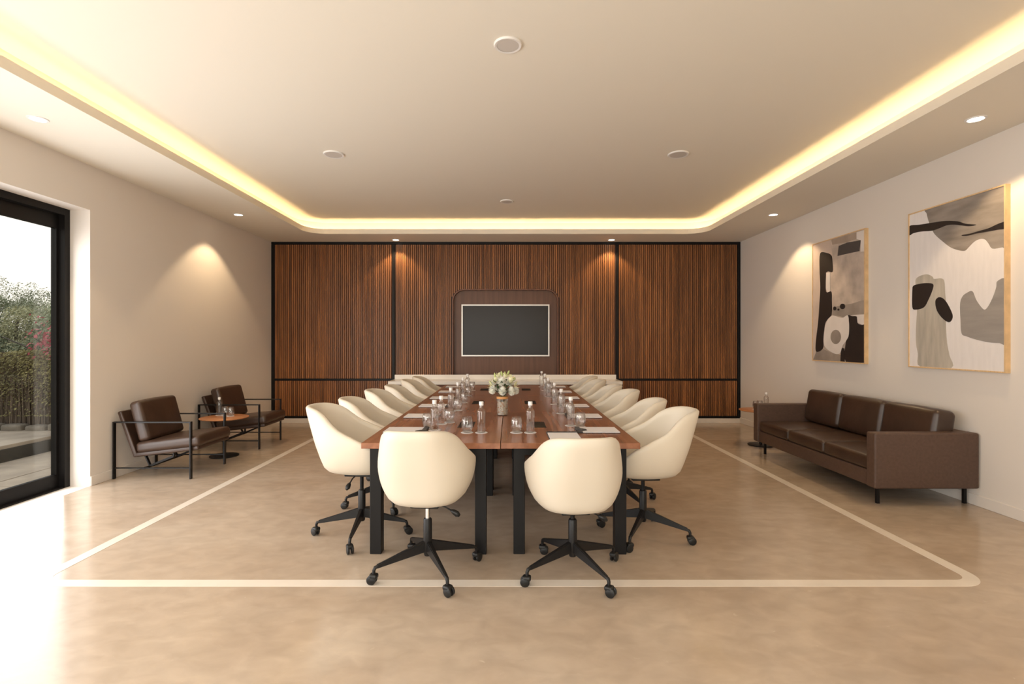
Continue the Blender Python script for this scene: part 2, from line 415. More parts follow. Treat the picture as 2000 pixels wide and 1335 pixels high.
# ---------------------------------------------------------------- slatted panels
PITCH, SW = .0354, .0275
_sl = {}
def slat_mesh(h):
    k = round(h, 3)
    if k not in _sl:
        bm = B(); w2 = SW/2; prof = [(-w2, .02), (-w2, .005), (-w2+.004, 0), (w2-.004, 0), (w2, .005), (w2, .02)]
        lo = [bm.verts.new((x, y, 0)) for x, y in prof]; hi = [bm.verts.new((x, y, h)) for x, y in prof]
        for i in range(6):
            j = (i+1) % 6; bm.faces.new((lo[i], lo[j], hi[j], hi[i]))
        bm.faces.new(lo[::-1]); bm.faces.new(hi)
        bmesh.ops.recalc_face_normals(bm, faces=bm.faces)
        me = bpy.data.meshes.new('slat'); bm.to_mesh(me); bm.free(); me.materials.append(M['slat']); _sl[k] = me
    return _sl[k]
def slats(parent, x0, x1, zlo, zhi, cut=None):
    n = int((x1-x0)/PITCH); off = ((x1-x0)-n*PITCH)/2
    for i in range(n):
        x = x0+off+(i+.5)*PITCH
        z0 = zlo
        if cut: z0 = max(z0, cut(x-SW/2), cut(x+SW/2))
        o = bpy.data.objects.new('slat', slat_mesh(zhi-z0)); C.objects.link(o)
        o.parent = parent; o.location = (x, 8.862, z0)
def panel(label, x0, x1, z0, z1, hole=None, cut=None):
    t = thing('slatted_panel', label, 'wall panel', (0, 0, 0), group='slatted walnut panels on the back wall')
    obj('backing', prism(rect(x0, x1, z0, z1), [], 8.880, YB, XZ) if not hole else hole, M['slatback'], t)
    slats(t, x0+.004, x1-.004, z0, z1, cut); return t
panel('tall slatted walnut panel at the left of the back wall', XL+.048, -1.965, .766, 3.08)
panel('low slatted walnut panel under the left tall panel, behind the armchairs', XL+.048, -1.965, .12, .728)
panel('tall slatted walnut panel at the right of the back wall', 1.950, XR-.048, .766, 3.08)
panel('low slatted walnut panel under the right tall panel, near the sofa', 1.950, XR-.048, .12, .728)
NX0, NX1, NZ, NR = -.910, .890, 2.294, .19
def arch(g, z0=.12): return rrect(NX0-g, NX1+g, z0, NZ+g, NR+g, only_top=True)
_o = [(1.905, 3.08), (-1.920, 3.08), (-1.920, .12)]+[(x, z) for x, z in reversed([p for p in arch(.02)][0:0])]
def mid_outline():
    a = arch(.02)          # starts right side top corner, runs anticlockwise over the top, ends bottom left, bottom right
    left_bottom = a[-2]; right_bottom = a[-1]
    top = a[:-2]           # right arc then left arc
    return [(1.905, 3.08), (-1.920, 3.08), (-1.920, .12), left_bottom]+list(reversed(top))+[right_bottom, (1.905, .12)]
def cutz(x):
    x0, x1, r, zt = NX0-.02, NX1+.02, NR+.02, NZ+.02
    if x <= x0 or x >= x1: return 0
    if x < x0+r: return zt-r+math.sqrt(max(0, r*r-(x-(x0+r))**2))
    if x > x1-r: return zt-r+math.sqrt(max(0, r*r-(x-(x1-r))**2))
    return zt
pt = panel('wide slatted walnut panel in the middle of the back wall, round the screen niche', -1.920, 1.905, .12, 3.08,
           hole=prism(mid_outline(), [], 8.880, YB, XZ), cut=cutz)
a_out, a_in = arch(.02), arch(0)
obj('niche_surround', prism(list(reversed(a_in[:-2]))[::-1] and (a_out[:-2]+[a_out[-2], (a_in[-2][0], .12)]+list(reversed(a_in[:-2]))+[(a_in[-1][0], .12), a_out[-1]]), [], 8.852, YB, XZ), M['credw'], pt)
obj('niche_back', prism(a_in, [], 8.945, YB, XZ), M['panel'], pt)

# ---------------------------------------------------------------- screen
tv = thing('screen', 'black flat screen in a thin silver frame in the wood niche', 'television', (-.007, 8.945, 1.60))
obj('silver_frame', prism(rect(-.764, .764, -.450, .450), [rect(-.742, .742, -.428, .428)], -.055, 0, XZ), M['silver'], tv)
obj('bezel', prism(rect(-.742, .742, -.428, .428), [rect(-.722, .722, -.412, .408)], -.048, 0, XZ), M['plastic'], tv)
obj('display', bbox(-.722, .722, -.042, -.001, -.412, .408), M['screen'], tv)

# ---------------------------------------------------------------- credenza
cd = thing('credenza', 'long wooden credenza with white marble top under the screen', 'sideboard', (0, 8.36, 0))
obj('body', bbox(-1.88, 1.865, .06, .49, .09, .704), M['credw'], cd)
obj('plinth', bbox(-1.86, 1.845, .09, .49, 0, .09), M['black'], cd)
for k in range(6):
    x = -1.88+k*3.745/6
    dd = obj('door', bbox(x+.004, x+3.745/6-.004, .04, .06, .10, .698, .002, 1), M['credw'], cd)
obj('marble_top', bbox(-1.925, 1.908, 0, .49, .704, .757, .002, 1), M['white_marble'], cd)
obj('backsplash', bbox(-1.918, 1.903, .47, .492, .757, .833, .002, 1), M['white_marble'], cd)

# ---------------------------------------------------------------- ceiling fittings
def downlight(x, y, label, power):
    t = thing('downlight', label, 'ceiling light', (x, y, ZC), group='recessed downlights in the ceiling border')
    obj('trim_ring', lathe(B(), [(.052, -.001), (.052, -.006), (.066, -.005), (.068, 0), (.052, 0)], 32, caps=False), M['white'], t, smooth=True, ang=40)
    obj('lamp_glass', lathe(B(), [(0, -.0035), (.052, -.0035), (.052, 0)], 32, caps=False), M['lampglass'], t)
    d = bpy.data.lights.new('spot_lamp', 'SPOT'); d.energy = power; d.color = (1, .72, .42); d.spot_size = math.radians(100); d.spot_blend = .28; d.shadow_soft_size = .035
    o = bpy.data.objects.new('spot_lamp', d); C.objects.link(o); o.parent = t; o.location = (0, 0, -.02)
PW = 56
downlight(-3.61, 3.95, 'round downlight above the left glass door', PW)
downlight(-3.63, 6.95, 'round downlight above the left armchairs', PW)
downlight(-1.865, 8.68, 'round downlight close to the wood wall, left of the screen', PW*.62)
downlight(1.79, 8.68, 'round downlight close to the wood wall, right of the screen', PW*.62)
downlight(3.63, 6.95, 'round downlight above the far end of the sofa', PW)
downlight(3.625, 3.95, 'round downlight above the large painting, nearest on the right', PW)
for x in (-3.61, 3.62): downlight(x, .95, 'round downlight behind the others, nearest the window wall, %s side' % ('left' if x < 0 else 'right'), PW)
def speaker(x, y, s, label):
    t = thing('ceiling_speaker', label, 'ceiling speaker', (x, y, 3.34), group='round ceiling speakers')
    obj('rim', lathe(B(), [(.072*s, -.010), (.086*s, -.012), (.091*s, -.006), (.091*s, 0), (.072*s, 0)], 36, caps=False), M['white'], t, smooth=True, ang=40)
    obj('grille', lathe(B(), [(0, -.009), (.072*s, -.009), (.072*s, 0)], 36, caps=False), M['grille'], t)
speaker(.013, 3.32, 1, 'round ceiling speaker nearest the camera')
speaker(-1.77, 5.27, 1.15, 'round ceiling speaker on the left of the tray ceiling')
speaker(1.775, 5.27, 1.15, 'round ceiling speaker on the right of the tray ceiling')
speaker(.012, 7.05, 1, 'farthest round ceiling speaker, above the screen end of the table')
# ---------------------------------------------------------------- swivel chairs
def interp(tab, x):
    if x <= tab[0][0]: return tab[0][1:]
    for a, b in zip(tab, tab[1:]):
        if x <= b[0]:
            t = (x-a[0])/(b[0]-a[0]); return tuple(a[i]+(b[i]-a[i])*t for i in range(1, len(a)))
    return tab[-1][1:]
def smooth_tab(tab, n=6):
    o = []
    for i in range(len(tab)-1):
        p0, p1, p2, p3 = tab[max(i-1, 0)], tab[i], tab[i+1], tab[min(i+2, len(tab)-1)]
        for k in range(n):
            t = k/n; row = [p1[0]+(p2[0]-p1[0])*t]
            for j in range(1, len(p1)):
                row.append(.5*((2*p1[j])+(-p0[j]+p2[j])*t+(2*p0[j]-5*p1[j]+4*p2[j]-p3[j])*t*t+(-p0[j]+3*p1[j]-3*p2[j]+p3[j])*t**3))
            o.append(tuple(row))
    return o+[tab[-1]]
# height above shell bottom: half width, back reach, front reach
OUT = smooth_tab([(0, .13, .17, .18), (.012, .195, .215, .225), (.05, .238, .250, .258), (.12, .272, .275, .275), (.22, .290, .312, .275), (.35, .276, .355, .26), (.48, .252, .392, .25)])
RIM = smooth_tab([(0, .480), (.10, .479), (.18, .474), (.25, .460), (.31, .428), (.36, .378), (.41, .336), (.47, .306), (.545, .274), (.62, .240), (.66, .212), (.70, .174), (.74, .132), (.80, .085), (.9, .062), (1.2, .06)])
def oval(th, a, b, c, n=2.9):
    cs, sn = math.cos(th), math.sin(th)
    x = a*math.copysign(abs(cs)**(2/n), cs); y = (c if sn > 0 else b)*math.copysign(abs(sn)**(2/n), sn)
    if y < 0: x *= 1-.12*min(1, -y/.30)**1.3
    return x, y
def shell_mesh():
    bm = B(); NT = 72; NV = 12; T = .042
    R = []
    def arc(th):                                   # distance along the outline from the middle of the back
        th = (th+PI/2) % (2*PI); th = min(th, 2*PI-th); L_ = 0; p = None
        for k in range(61):
            q = Vector(oval(-PI/2+th*k/60, .28, .335, .268))
            if p is not None: L_ += (q-p).length
            p = q
        return L_
    for i in range(NT): R.append(interp(RIM, arc(2*PI*(i+.5)/NT))[0])
    rows = []
    for v in range(NV+1):
        row = []
        for i in range(NT):
            th = 2*PI*(i+.5)/NT; h = (R[i]-.014)*(v/NV)**1.25
            x, y = oval(th, *interp(OUT, h)); row.append(bm.verts.new((x, y, h)))
        rows.append(row)
    def inner(i, h, t):
        th = 2*PI*(i+.5)/NT; a, b, c = interp(OUT, max(0, h)); return oval(th, a-t, b-t, c-t)
    row = []
    for i in range(NT):
        x, y = inner(i, R[i], T*.22); row.append(bm.verts.new((x, y, R[i]-.003)))
    rows.append(row); row = []
    for i in range(NT):
        x, y = inner(i, R[i], T*.6); row.append(bm.verts.new((x, y, R[i]-.001)))
    rows.append(row); row = []
    for i in range(NT):
        x, y = inner(i, R[i]-.014, T); row.append(bm.verts.new((x, y, R[i]-.014)))
    rows.append(row)
    NI = 8
    for v in range(1, NI+1):
        row = []
        for i in range(NT):
            h = (R[i]-.014)+(.035-(R[i]-.014))*v/NI
            x, y = inner(i, h, T); row.append(bm.verts.new((x, y, h)))
        rows.append(row)
    for a, b in zip(rows, rows[1:]):
        for i in range(NT): bm.faces.new((a[i], a[(i+1) % NT], b[(i+1) % NT], b[i]))
    bm.faces.new(rows[0][::-1]); bm.faces.new(rows[-1])
    return bm
def seat_mesh():
    bm = B(); NT = 48; rows = []
    for k, (s, z) in enumerate([(.9, .036), (1.0, .045), (1.02, .075), (1.0, .096), (.94, .108), (.8, .115), (.5, .120), (.2, .121)]):
        rows.append([bm.verts.new((*oval(2*PI*(i+.5)/NT, .226*s, .235*s, .262*s), z)) for i in range(NT)])
    for a, b in zip(rows, rows[1:]):
        for i in range(NT): bm.faces.new((a[i], a[(i+1) % NT], b[(i+1) % NT], b[i]))
    bm.faces.new(rows[0][::-1]); bm.faces.new(rows[-1]); return bm
def make_chair():
    t = thing('swivel_chair', 'chair', 'chair', (0, 0, 0))
    Z = .42
    obj('shell', shell_mesh(), M['cream'], t, (0, 0, Z), smooth=True)
    obj('seat_cushion', seat_mesh(), M['cream'], t, (0, 0, Z), smooth=True)
    obj('seat_plate', bbox(-.085, .085, -.10, .10, -.03, .002, .006), M['plastic'], t, (0, 0, Z))
    obj('gas_stem', lathe(B(), [(.0135, -.17), (.0135, -.025)], 20), M['black'], t, (0, 0, Z), smooth=True, ang=40)
    lv = B(); tube(lv, [(.04, -.02, -.022), (.11, -.03, -.035), (.165, -.035, -.062)], .0045, 8)
    tube(lv, [(.150, -.034, -.054), (.165, -.035, -.062), (.188, -.037, -.076), (.205, -.038, -.086)], [.006, .014, .018, .008], 10)
    obj('lever', lv, M['plastic'], t, (0, 0, Z), smooth=True)
    b = obj('star_base', lathe(B(), [(.020, .105), (.024, .115), (.027, .20), (.026, .325), (.022, .332), (.0142, .332)], 24), M['blackm'], t, smooth=True, ang=40)
    for k in range(4):
        a = PI/2*k; rot = RZ(a)
        lm = B()
        hexa(lm, [(.015, -.017, .132), (.315, -.010, .088), (.315, .010, .088), (.015, .017, .132),
                  (.015, -.014, .200), (.315, -.008, .110), (.315, .008, .110), (.015, .014, .200)])
        bmesh.ops.bevel(lm, geom=list(lm.edges), offset=.004, segments=2, affect='EDGES')
        tube(lm, [(.305, 0, .099), (.322, 0, .095), (.329, 0, .080), (.329, 0, .055)], [.010, .011, .010, .009], 12)
        obj('base_leg', xform(lm, rot=rot), M['blackm'], b, smooth=True, ang=50)
        cm = B(); ca = random.uniform(0, 6.28)
        for s in (-1, 1):
            wm = lathe(B(), [(0, -.009), (.020, -.009), (.0275, -.005), (.0275, .005), (.020, .009), (0, .009)], 24, caps=False)
            xform(wm, (s*.014, -.012, .0275), RY(PI/2)); tmp = bpy.data.meshes.new('t'); wm.to_mesh(tmp); wm.free(); cm.from_mesh(tmp)
        hd = cushion(.046, .05, .03, .012, nm=1); xform(hd, (0, -.002, .047)); tmp = bpy.data.meshes.new('t'); hd.to_mesh(tmp); hd.free(); cm.from_mesh(tmp)
        xform(cm, rot=RZ(ca)); xform(cm, rot=Matrix.Translation(rot @ Vector((.329, 0, 0))))
        obj('caster', cm, M['plastic'], b, smooth=True, ang=40)
    return t
CH = make_chair(); used = [False]
def place_chair(x, y, rz, seatz, base_rz, label, chrome=False):
    g = 'cream swivel chairs round the conference table'
    if not used[0]:
        t = CH; t.location = (x, y, 0); t.rotation_euler = (0, 0, rz); t['label'] = label; t['group'] = g; used[0] = True
    else: t = dup(CH, (x, y, 0), rz, label, g)
    for c in t.children:
        n = c.name.split('.')[0]
        if n == 'star_base': c.rotation_euler = (0, 0, base_rz-rz)
        else: c.location = (0, 0, seatz)
        if chrome and n == 'gas_stem':
            c.data = c.data.copy(); c.data.materials[0] = M['chrome']; c['label'] = 'chrome gas stem'
R_ = math.radians
place_chair(.408, 3.13, R_(5), .415, R_(30), 'cream swivel chair at the near end of the table, right one, seen from behind')
ordn = ['first', 'second', 'third', 'fourth', 'fifth', 'sixth']
LC = [(-1.055, 3.75, .475, -3, 2), (-1.055, 4.47, .450, 2, 25), (-1.05, 5.25, .445, -2, 10), (-1.00, 5.90, .435, 1, 50), (-.975, 6.66, .440, -2, 33), (-.945, 7.32, .435, 2, 70)]
RC = [(1.0, 3.735, .450, 2, 60), (1.0, 4.47, .440, -3, 20), (.965, 5.22, .445, 2, 45), (.945, 5.90, .440, -1, 5), (.905, 6.63, .442, 3, 30), (.915, 7.30, .440, 0, 64)]
for side, L_ in (('left', LC), ('right', RC)):
    for i, (x, y, sz, dr_, br) in enumerate(L_):
        rz = (-PI/2 if side == 'left' else PI/2)+R_(dr_)
        where = {0: 'nearest the camera', 5: 'farthest, beside the marble credenza'}.get(i, ordn[i]+' from the camera')
        place_chair(x, y, rz, sz, R_(br), 'cream swivel chair on the %s long side of the table, %s' % (side, where))

# ---------------------------------------------------------------- conference table: six modules
place_chair(-.480, 3.143, R_(-4), .450, R_(28), 'cream swivel chair at the near end of the table, left one, seen from behind', True)
TA = R_(-.46)                                   # the table stands very slightly askew
def TP(x, y, z=0): 
    dx = -.035+.0081*(y-3.35); return (x+dx, y, z)
TZ = .75; ML = 4.41/3; HW = .914
def module(side, k, label):
    x0, x1 = (-HW, -.002) if side < 0 else (.002, HW)
    y0 = 3.35+k*ML; cx = (x0+x1)/2; cy = y0+ML/2
    t = thing('table_module', label, 'table', TP(cx, cy), TA, 'walnut modules of the conference table')
    w, l = (x1-x0)/2, ML/2-.0015
    obj('tabletop', bbox(-w, w, -l, l, TZ-.037, TZ, .0015, 1), M['walnut'], t)
    f = B(); e = .09 if side < 0 else .09
    lx0, lx1 = (-.375, .325) if side < 0 else (-.325, .33)
    if side > 0: lx0, lx1 = -.335, .34
    for yy in (-l+.06, l-.06): box(f, lx0-.03, lx1+.03, yy-.02, yy+.02, TZ-.087, TZ-.037)
    for xx in (lx0, lx1): box(f, xx-.02, xx+.02, -l+.06, l-.06, TZ-.087, TZ-.037)
    obj('under_frame', f, M['black'], t)
    for yy in (-l+.09, l-.09):
        for xx in (lx0, lx1): obj('leg', bbox(xx-.038, xx+.038, yy-.038, yy+.038, 0, TZ-.037, .003, 1), M['black'], t)
    bx = .175*(-side)
    obj('cable_flap', bbox(-.06+bx, .06+bx, -.135, .135, TZ-.002, TZ+.002, .001, 1), M['black'], t)
for k, kn in enumerate(('near', 'middle', 'far')):
    module(-1, k, '%s left walnut module of the long conference table, on black square legs' % kn)
    module(1, k, '%s right walnut module of the long conference table, on black square legs' % kn)

# ---------------------------------------------------------------- things on the table
def notepad():
    t = thing('notepad', 'pad', 'notepad')
    obj('leather_backing', bbox(-.112, .112, -.150, .156, .0004, .004, .001, 1), M['leatherdark'], t)
    obj('paper', bbox(-.105, .105, -.148, .122, .004, .010), M['paper'], t)
    obj('binding', bbox(-.112, .112, .122, .156, .004, .013, .001, 1), M['leatherdark'], t)
    return t
pads = []
for i in range(6):
    for side in (-1, 1):
        pads.append((side, i, TP(side*.712, 3.815+.72*i, TZ), PI/2*side+TA))
NP = notepad(); first = True
def put(proto, first_, loc, rz, label, group):
    if first_: proto.location = loc; proto.rotation_euler = (0, 0, rz); proto['label'] = label; proto['group'] = group; return proto
    return dup(proto, loc, rz, label, group)
for side, i, loc, rz in pads:
    put(NP, first, loc, rz, 'white notepad on the %s side of the table, %s from the camera' % ('left' if side < 0 else 'right', ordn[i]), 'white notepads on the conference table'); first = False
put(NP, False, (.405, 3.56, TZ), 0, 'white notepad at the near end of the table, before the right end chair', 'white notepads on the conference table')
put(NP, False, (-.56, 3.56, TZ), 0, 'white notepad at the near end of the table, before the left end chair', 'white notepads on the conference table')
def pouch(loc, rz, label):
    bm = cushion(.085, .05, .018, .008, (0, 0, .004), nm=2); xform(bm, (0, 0, .0095))
    o = obj('pen_pouch', bm, M['leatherdark'], loc=loc, smooth=True); o.rotation_euler = (0, 0, rz); tag(o, label, 'pouch', 'small dark pouches on the conference table')
pouch((.555, 3.79, TZ+.001), R_(-55), 'small dark grey leather pouch beside the right first notepad')
pouch((-.615, 3.725, TZ), R_(40), 'small dark grey leather pouch by the left first notepad')

def coaster_mesh():
    return lathe(B(), [(0, 0), (.0455, 0), (.0462, .001), (.0455, .0022), (0, .0022)], 28, caps=False)
_cm = None
def coaster(loc, label):
    global _cm
    if _cm is None: o = obj('coaster', coaster_mesh(), M['paper'], loc=loc, smooth=True, ang=40); _cm = o
    else: o = _cm.copy(); C.objects.link(o); o.location = loc
    tag(o, label, 'coaster', 'round white coasters')
def bottle():
    t = thing('water_bottle', 'b', 'bottle')
    obj('bottle_body', lathe(B(), [(0, .001), (.024, 0), (.0295, .004), (.030, .012), (.030, .150), (.0288, .159), (.0225, .169), (.0152, .176), (.0138, .184), (.0138, .204), (0, .204)], 28, caps=False), M['water'], t, smooth=True, ang=50)
    obj('cap', lathe(B(), [(.0142, .197), (.0162, .1972), (.0165, .220), (.0155, .2245), (0, .2245)], 24), M['white'], t, smooth=True, ang=40)
    return t
def tumbler():
    t = obj('drinking_glass', lathe(B(), [(0, 0), (.026, 0), (.032, .006), (.041, .035), (.0425, .058), (.040, .085), (.035, .112), (.0338, .1125), (.0335, .111), (.0385, .085), (.0408, .058), (.0392, .036), (.031, .016), (.02, .0125), (0, .012)], 32, caps=False), M['glass'], smooth=True)
    tag(t, 'g', 'glass'); return t
BT = bottle(); GL = tumbler(); fb = [True]; fg = [True]
def put_bottle(x, y, z, label, grp): 
    put(BT, fb[0], (x, y, z), random.random(), label, grp); fb[0] = False
def put_glass(x, y, z, label, grp):
    put(GL, fg[0], (x, y, z), 0, label, grp); fg[0] = False
def setting(bx, by, gx, gy, z, where, grp):
    coaster((bx, by, z), 'round white coaster under the water bottle, %s' % where)
    coaster((gx, gy, z), 'round white coaster under the drinking glass, %s' % where)
    put_bottle(bx, by, z+.0024, 'clear water bottle with white cap, %s' % where, 'water bottles '+grp)
    put_glass(gx, gy, z+.0024, 'clear rounded drinking glass, %s' % where, 'drinking glasses '+grp)
setting(.178, 3.735, .077, 3.735, TZ, 'front row of the table, right of the seam', 'on the conference table')
setting(-.179, 3.735, -.283, 3.735, TZ, 'front row of the table, left of the seam', 'on the conference table')
for i, (bx, by) in enumerate([(.512, 4.04), (.510, 4.72), (.513, 5.40), (.509, 6.12), (.525, 6.88), (.520, 7.44)]):
    setting(bx, by, bx+.065, by-.07, TZ, 'right row on the table, %s from the camera' % ordn[i], 'on the conference table')
for i, (bx, by, gx, gy) in enumerate([(-.534, 3.83, -.60, 3.93), (-.520, 4.12, -.462, 4.20), (-.520, 4.84, -.462, 4.92), (-.512, 5.46, -.455, 5.54), (-.516, 6.15, -.46, 6.23), (-.510, 6.82, -.455, 6.90)]):
    setting(bx, by, gx, gy, TZ, 'left row on the table, %s from the camera' % ordn[i], 'on the conference table')

# vase of flowers
vs = thing('flower_vase', 'glass cylinder vase of pebbles holding white chrysanthemums and lilies on the table', 'vase', (-.031, 4.60, TZ))
obj('glass_cylinder', lathe(B(), [(0, 0), (.050, 0), (.0515, .003), (.0515, .172), (.0495, .172), (.0495, .008), (0, .008)], 40, caps=False), M['glass'], vs, smooth=True, ang=40)
obj('gravel_core', lathe(B(), [(0, .009), (.0405, .009), (.0405, .118), (0, .126)], 24, caps=False), M['pebbleA'], vs)
obj('copper_band', lathe(B(), [(.0519, .150), (.0524, .150), (.0524, .172), (.0519, .172)], 40, caps=False), pm('amber_band', (.62, .30, .10), .5), vs, smooth=True, ang=40)
rg = random.Random(3)
def pebbles(n, mat, seed):
    bm = B(); r2 = random.Random(seed)
    for i in range(n):
        a = r2.uniform(0, 6.283); rr = .044*math.sqrt(r2.uniform(.8, 1)); z = r2.uniform(.014, .128)
        s = r2.uniform(.0048, .0075)
        r = bmesh.ops.create_icosphere(bm, subdivisions=1, radius=s)
        sc_ = (1.2, 1, .8); mt = Matrix.Translation((rr*math.cos(a)*.97, rr*math.sin(a)*.97, z)) @ RZ(r2.uniform(0, 6)) @ RX(r2.uniform(0, 6)) @ Matrix.Diagonal((*sc_, 1))
        bmesh.ops.transform(bm, matrix=mt, verts=r['verts'])
    return bm
o = obj('pebbles', pebbles(330, M['pebbleA'], 1), M['pebbleA'], vs, smooth=True); o['kind'] = 'stuff'
o = obj('pebbles', pebbles(110, M['pebbleB'], 2), M['pebbleB'], vs, smooth=True); o['kind'] = 'stuff'; o['label'] = 'tan pebbles'
fl = B()
for i in range(7):
    a = i*.9; tube(fl, [(.012*math.cos(a), .012*math.sin(a), .12), (.03*math.cos(a), .03*math.sin(a), .19), (.05*math.cos(a), .05*math.sin(a), .24)], .003, 6)
obj('stems', fl, M['leaf'], vs)
def petal(bm, base, d, L, Wd, cup=.25):
    d = Vector(d).normalized(); up = Vector((0, 0, 1)) if abs(d.z) < .95 else Vector((0, 1, 0))
    s = d.cross(up).normalized(); n = s.cross(d)
    p = [(0, 0, 0), (.45, .5, cup*.5), (.45, -.5, cup*.5), (.85, .38, cup), (.85, -.38, cup), (1, 0, cup*1.1), (.5, 0, 0)]
    v = [bm.verts.new(Vector(base)+d*(a*L)+s*(b*Wd)+n*(c*Wd)) for a, b, c in p]
    for f in ((0, 6, 1), (0, 2, 6), (1, 6, 3), (2, 4, 6), (3, 6, 5), (6, 4, 5)): bm.faces.new([v[i] for i in f])
def mum(c, r, aim, seed):
    bm = B(); r2 = random.Random(seed); aim = Vector(aim).normalized(); q = Vector((0, 0, 1)).rotation_difference(aim)
    for ring, (el, n, l) in enumerate([(82, 8, .70), (66, 14, .82), (48, 18, .90), (30, 22, .96), (10, 24, 1), (-12, 22, .98), (-34, 18, .90)]):
        for k in range(n):
            a = 2*PI*k/n+ring*.3+r2.uniform(-.1, .1); e = math.radians(el+r2.uniform(-5, 5))
            d = Vector((math.cos(e)*math.cos(a), math.cos(e)*math.sin(a), math.sin(e)*.75)); d.rotate(q)
            petal(bm, Vector(c)+d*r*.25, d, r*l*.72, r*.30, .45)
    ic = bmesh.ops.create_icosphere(bm, subdivisions=1, radius=r*.55); bmesh.ops.translate(bm, verts=ic['verts'], vec=c)
    return bm
FL = [((-.088, -.035, .232), .040), ((.002, -.06, .225), .040), ((.082, -.035, .220), .041), ((.122, .015, .222), .036), ((-.006, -.045, .305), .040), ((-.075, .04, .29), .036), ((.06, .05, .28), .038), ((-.03, .08, .24), .038)]
for i, (c, r) in enumerate(FL):
    obj('chrysanthemum', mum(c, r*1.12, (c[0]*1.2, c[1]-.06, (c[2]-.2)*.7+.02), i), M['petal'], vs)
def lily(c, aim, L, seed):
    bm = B(); r2 = random.Random(seed); aim = Vector(aim).normalized(); q = Vector((0, 0, 1)).rotation_difference(aim)
    for k in range(6):
        a = 2*PI*k/6; d = Vector((.75*math.cos(a), .75*math.sin(a), 1)); d.rotate(q); petal(bm, c, d, L, L*.42, .3)
    return bm
for i, (c, am, L) in enumerate([((-.06, -.02, .29), (-.5, -.5, 1), .06), ((.07, -.03, .285), (.6, -.5, .8), .065), ((.03, -.01, .33), (.2, -.4, 1), .06), ((-.03, 0, .335), (-.3, -.3, 1), .055), ((.10, -.02, .265), (1, -.4, .2), .06), ((-.09, -.02, .265), (-1, -.4, .2), .05), ((.075, .0, .32), (.6, -.2, 1), .05)]):
    obj('lily', lily(c, am, L, i), M['lily'], vs)
for i, (a, b) in enumerate([((-.066, 0, .33), (-.07, 0, .385)), ((.045, 0, .36), (.062, 0, .405)), ((.0, -.01, .35), (-.012, -.01, .40)), ((.10, 0, .31), (.115, 0, .345)), ((.02, 0, .36), (.022, 0, .395)), ((-.10, 0, .28), (-.118, 0, .31))]):
    bm = B(); a = Vector(a); b = Vector(b); tube(bm, [a, a.lerp(b, .3), a.lerp(b, .7), b], [.003, .0095, .0085, .001], 8)
    obj('lily_bud', bm, M['bud'], vs, smooth=True)
r2 = random.Random(5)
bm = B()
for i in range(60):
    a = r2.uniform(0, 6.283); e = r2.uniform(-.2, 1.3); rr = r2.uniform(.02, .085)
    c = (rr*math.cos(a), rr*math.sin(a), .19+r2.uniform(0, .11)); petal(bm, c, (math.cos(a), math.sin(a), e*.6), r2.uniform(.035, .06), .022, .2)
obj('foliage', bm, M['leaf'], vs)['kind'] = 'stuff'

# ---------------------------------------------------------------- lounge armchairs
def armchair(loc, label):
    # local: x = 0 back legs (by wall) .. .80 front legs ; y = 0 near side .. .67 far side
    t = thing('armchair', label, 'armchair', loc, group='brown leather armchairs along the left wall')
    W, D, H = .80, .67, .588; fw, ft = .036, .012
    for y0 in (0, D-fw):
        f = B()
        for x in (0, W-ft): box(f, x, x+ft, y0, y0+fw, 0, H)
        box(f, ft, W-ft, y0, y0+fw, H-ft, H)
        box(f, ft, W-ft, y0+.012, y0+.024, .105, .117)
        obj('side_frame', f, M['blackm'], t)
    # under-structure: V brackets on both sides with cross rods
    for y in (.10, D-.13):
        v = B()
        def bar(p, q, th=.012):
            p = Vector(p); q = Vector(q); d = (q-p).normalized(); n = Vector((-d.z, 0, d.x))*th/2
            hexa(v, [(p-n)[:1]+(y,)+(p-n)[2:], (q-n)[:1]+(y,)+(q-n)[2:], (q-n)[:1]+(y+.03,)+(q-n)[2:], (p-n)[:1]+(y+.03,)+(p-n)[2:],
                     (p+n)[:1]+(y,)+(p+n)[2:], (q+n)[:1]+(y,)+(q+n)[2:], (q+n)[:1]+(y+.03,)+(q+n)[2:], (p+n)[:1]+(y+.03,)+(p+n)[2:]])
        bar((.26, 0, .225), (.31, 0, .112)); bar((.31, 0, .112), (.56, 0, .215), .02); bar((.56, 0, .215), (.56, 0, .262))
        obj('bracket', v, M['blackm'], t)
    cr_ = B(); box(cr_, .300, .322, .01, D-.01, .100, .116); obj('cross_bar', cr_, M['blackm'], t)
    # leather-clad seat slab and back slab
    sl = cushion(.66, .60, .045, .014, nm=2); xform(sl, (.53, D/2, .277), RY(R_(-6.5))); obj('seat_frame', sl, M['brownl'], t, smooth=True)
    bk = cushion(.045, .60, .50, .014, nm=2); xform(bk, (.125, D/2, .455), RY(R_(-20))); obj('back_frame', bk, M['brownl'], t, smooth=True)
    sc1 = cushion(.66, .63, .115, .038, (.004, .006, .012), nm=6, wr=.0015, seed=1); xform(sc1, (.545, D/2, .350), RY(R_(-6.5))); obj('seat_cushion', sc1, M['brownl'], t, smooth=True)
    bc = cushion(.12, .60, .42, .035, (.014, .004, .012), nm=6); xform(bc, (.235, D/2+.01, .585), RY(R_(-15))); obj('back_cushion', bc, M['brownl'], t, smooth=True)
    return t
ac = armchair((-4.035, 5.25, 0), 'brown leather armchair with thin black frame, nearer the glass door')
dup(ac, (-4.02, 6.68, 0), 0, 'brown leather armchair with thin black frame, farther, by the wood wall', 'brown leather armchairs along the left wall')
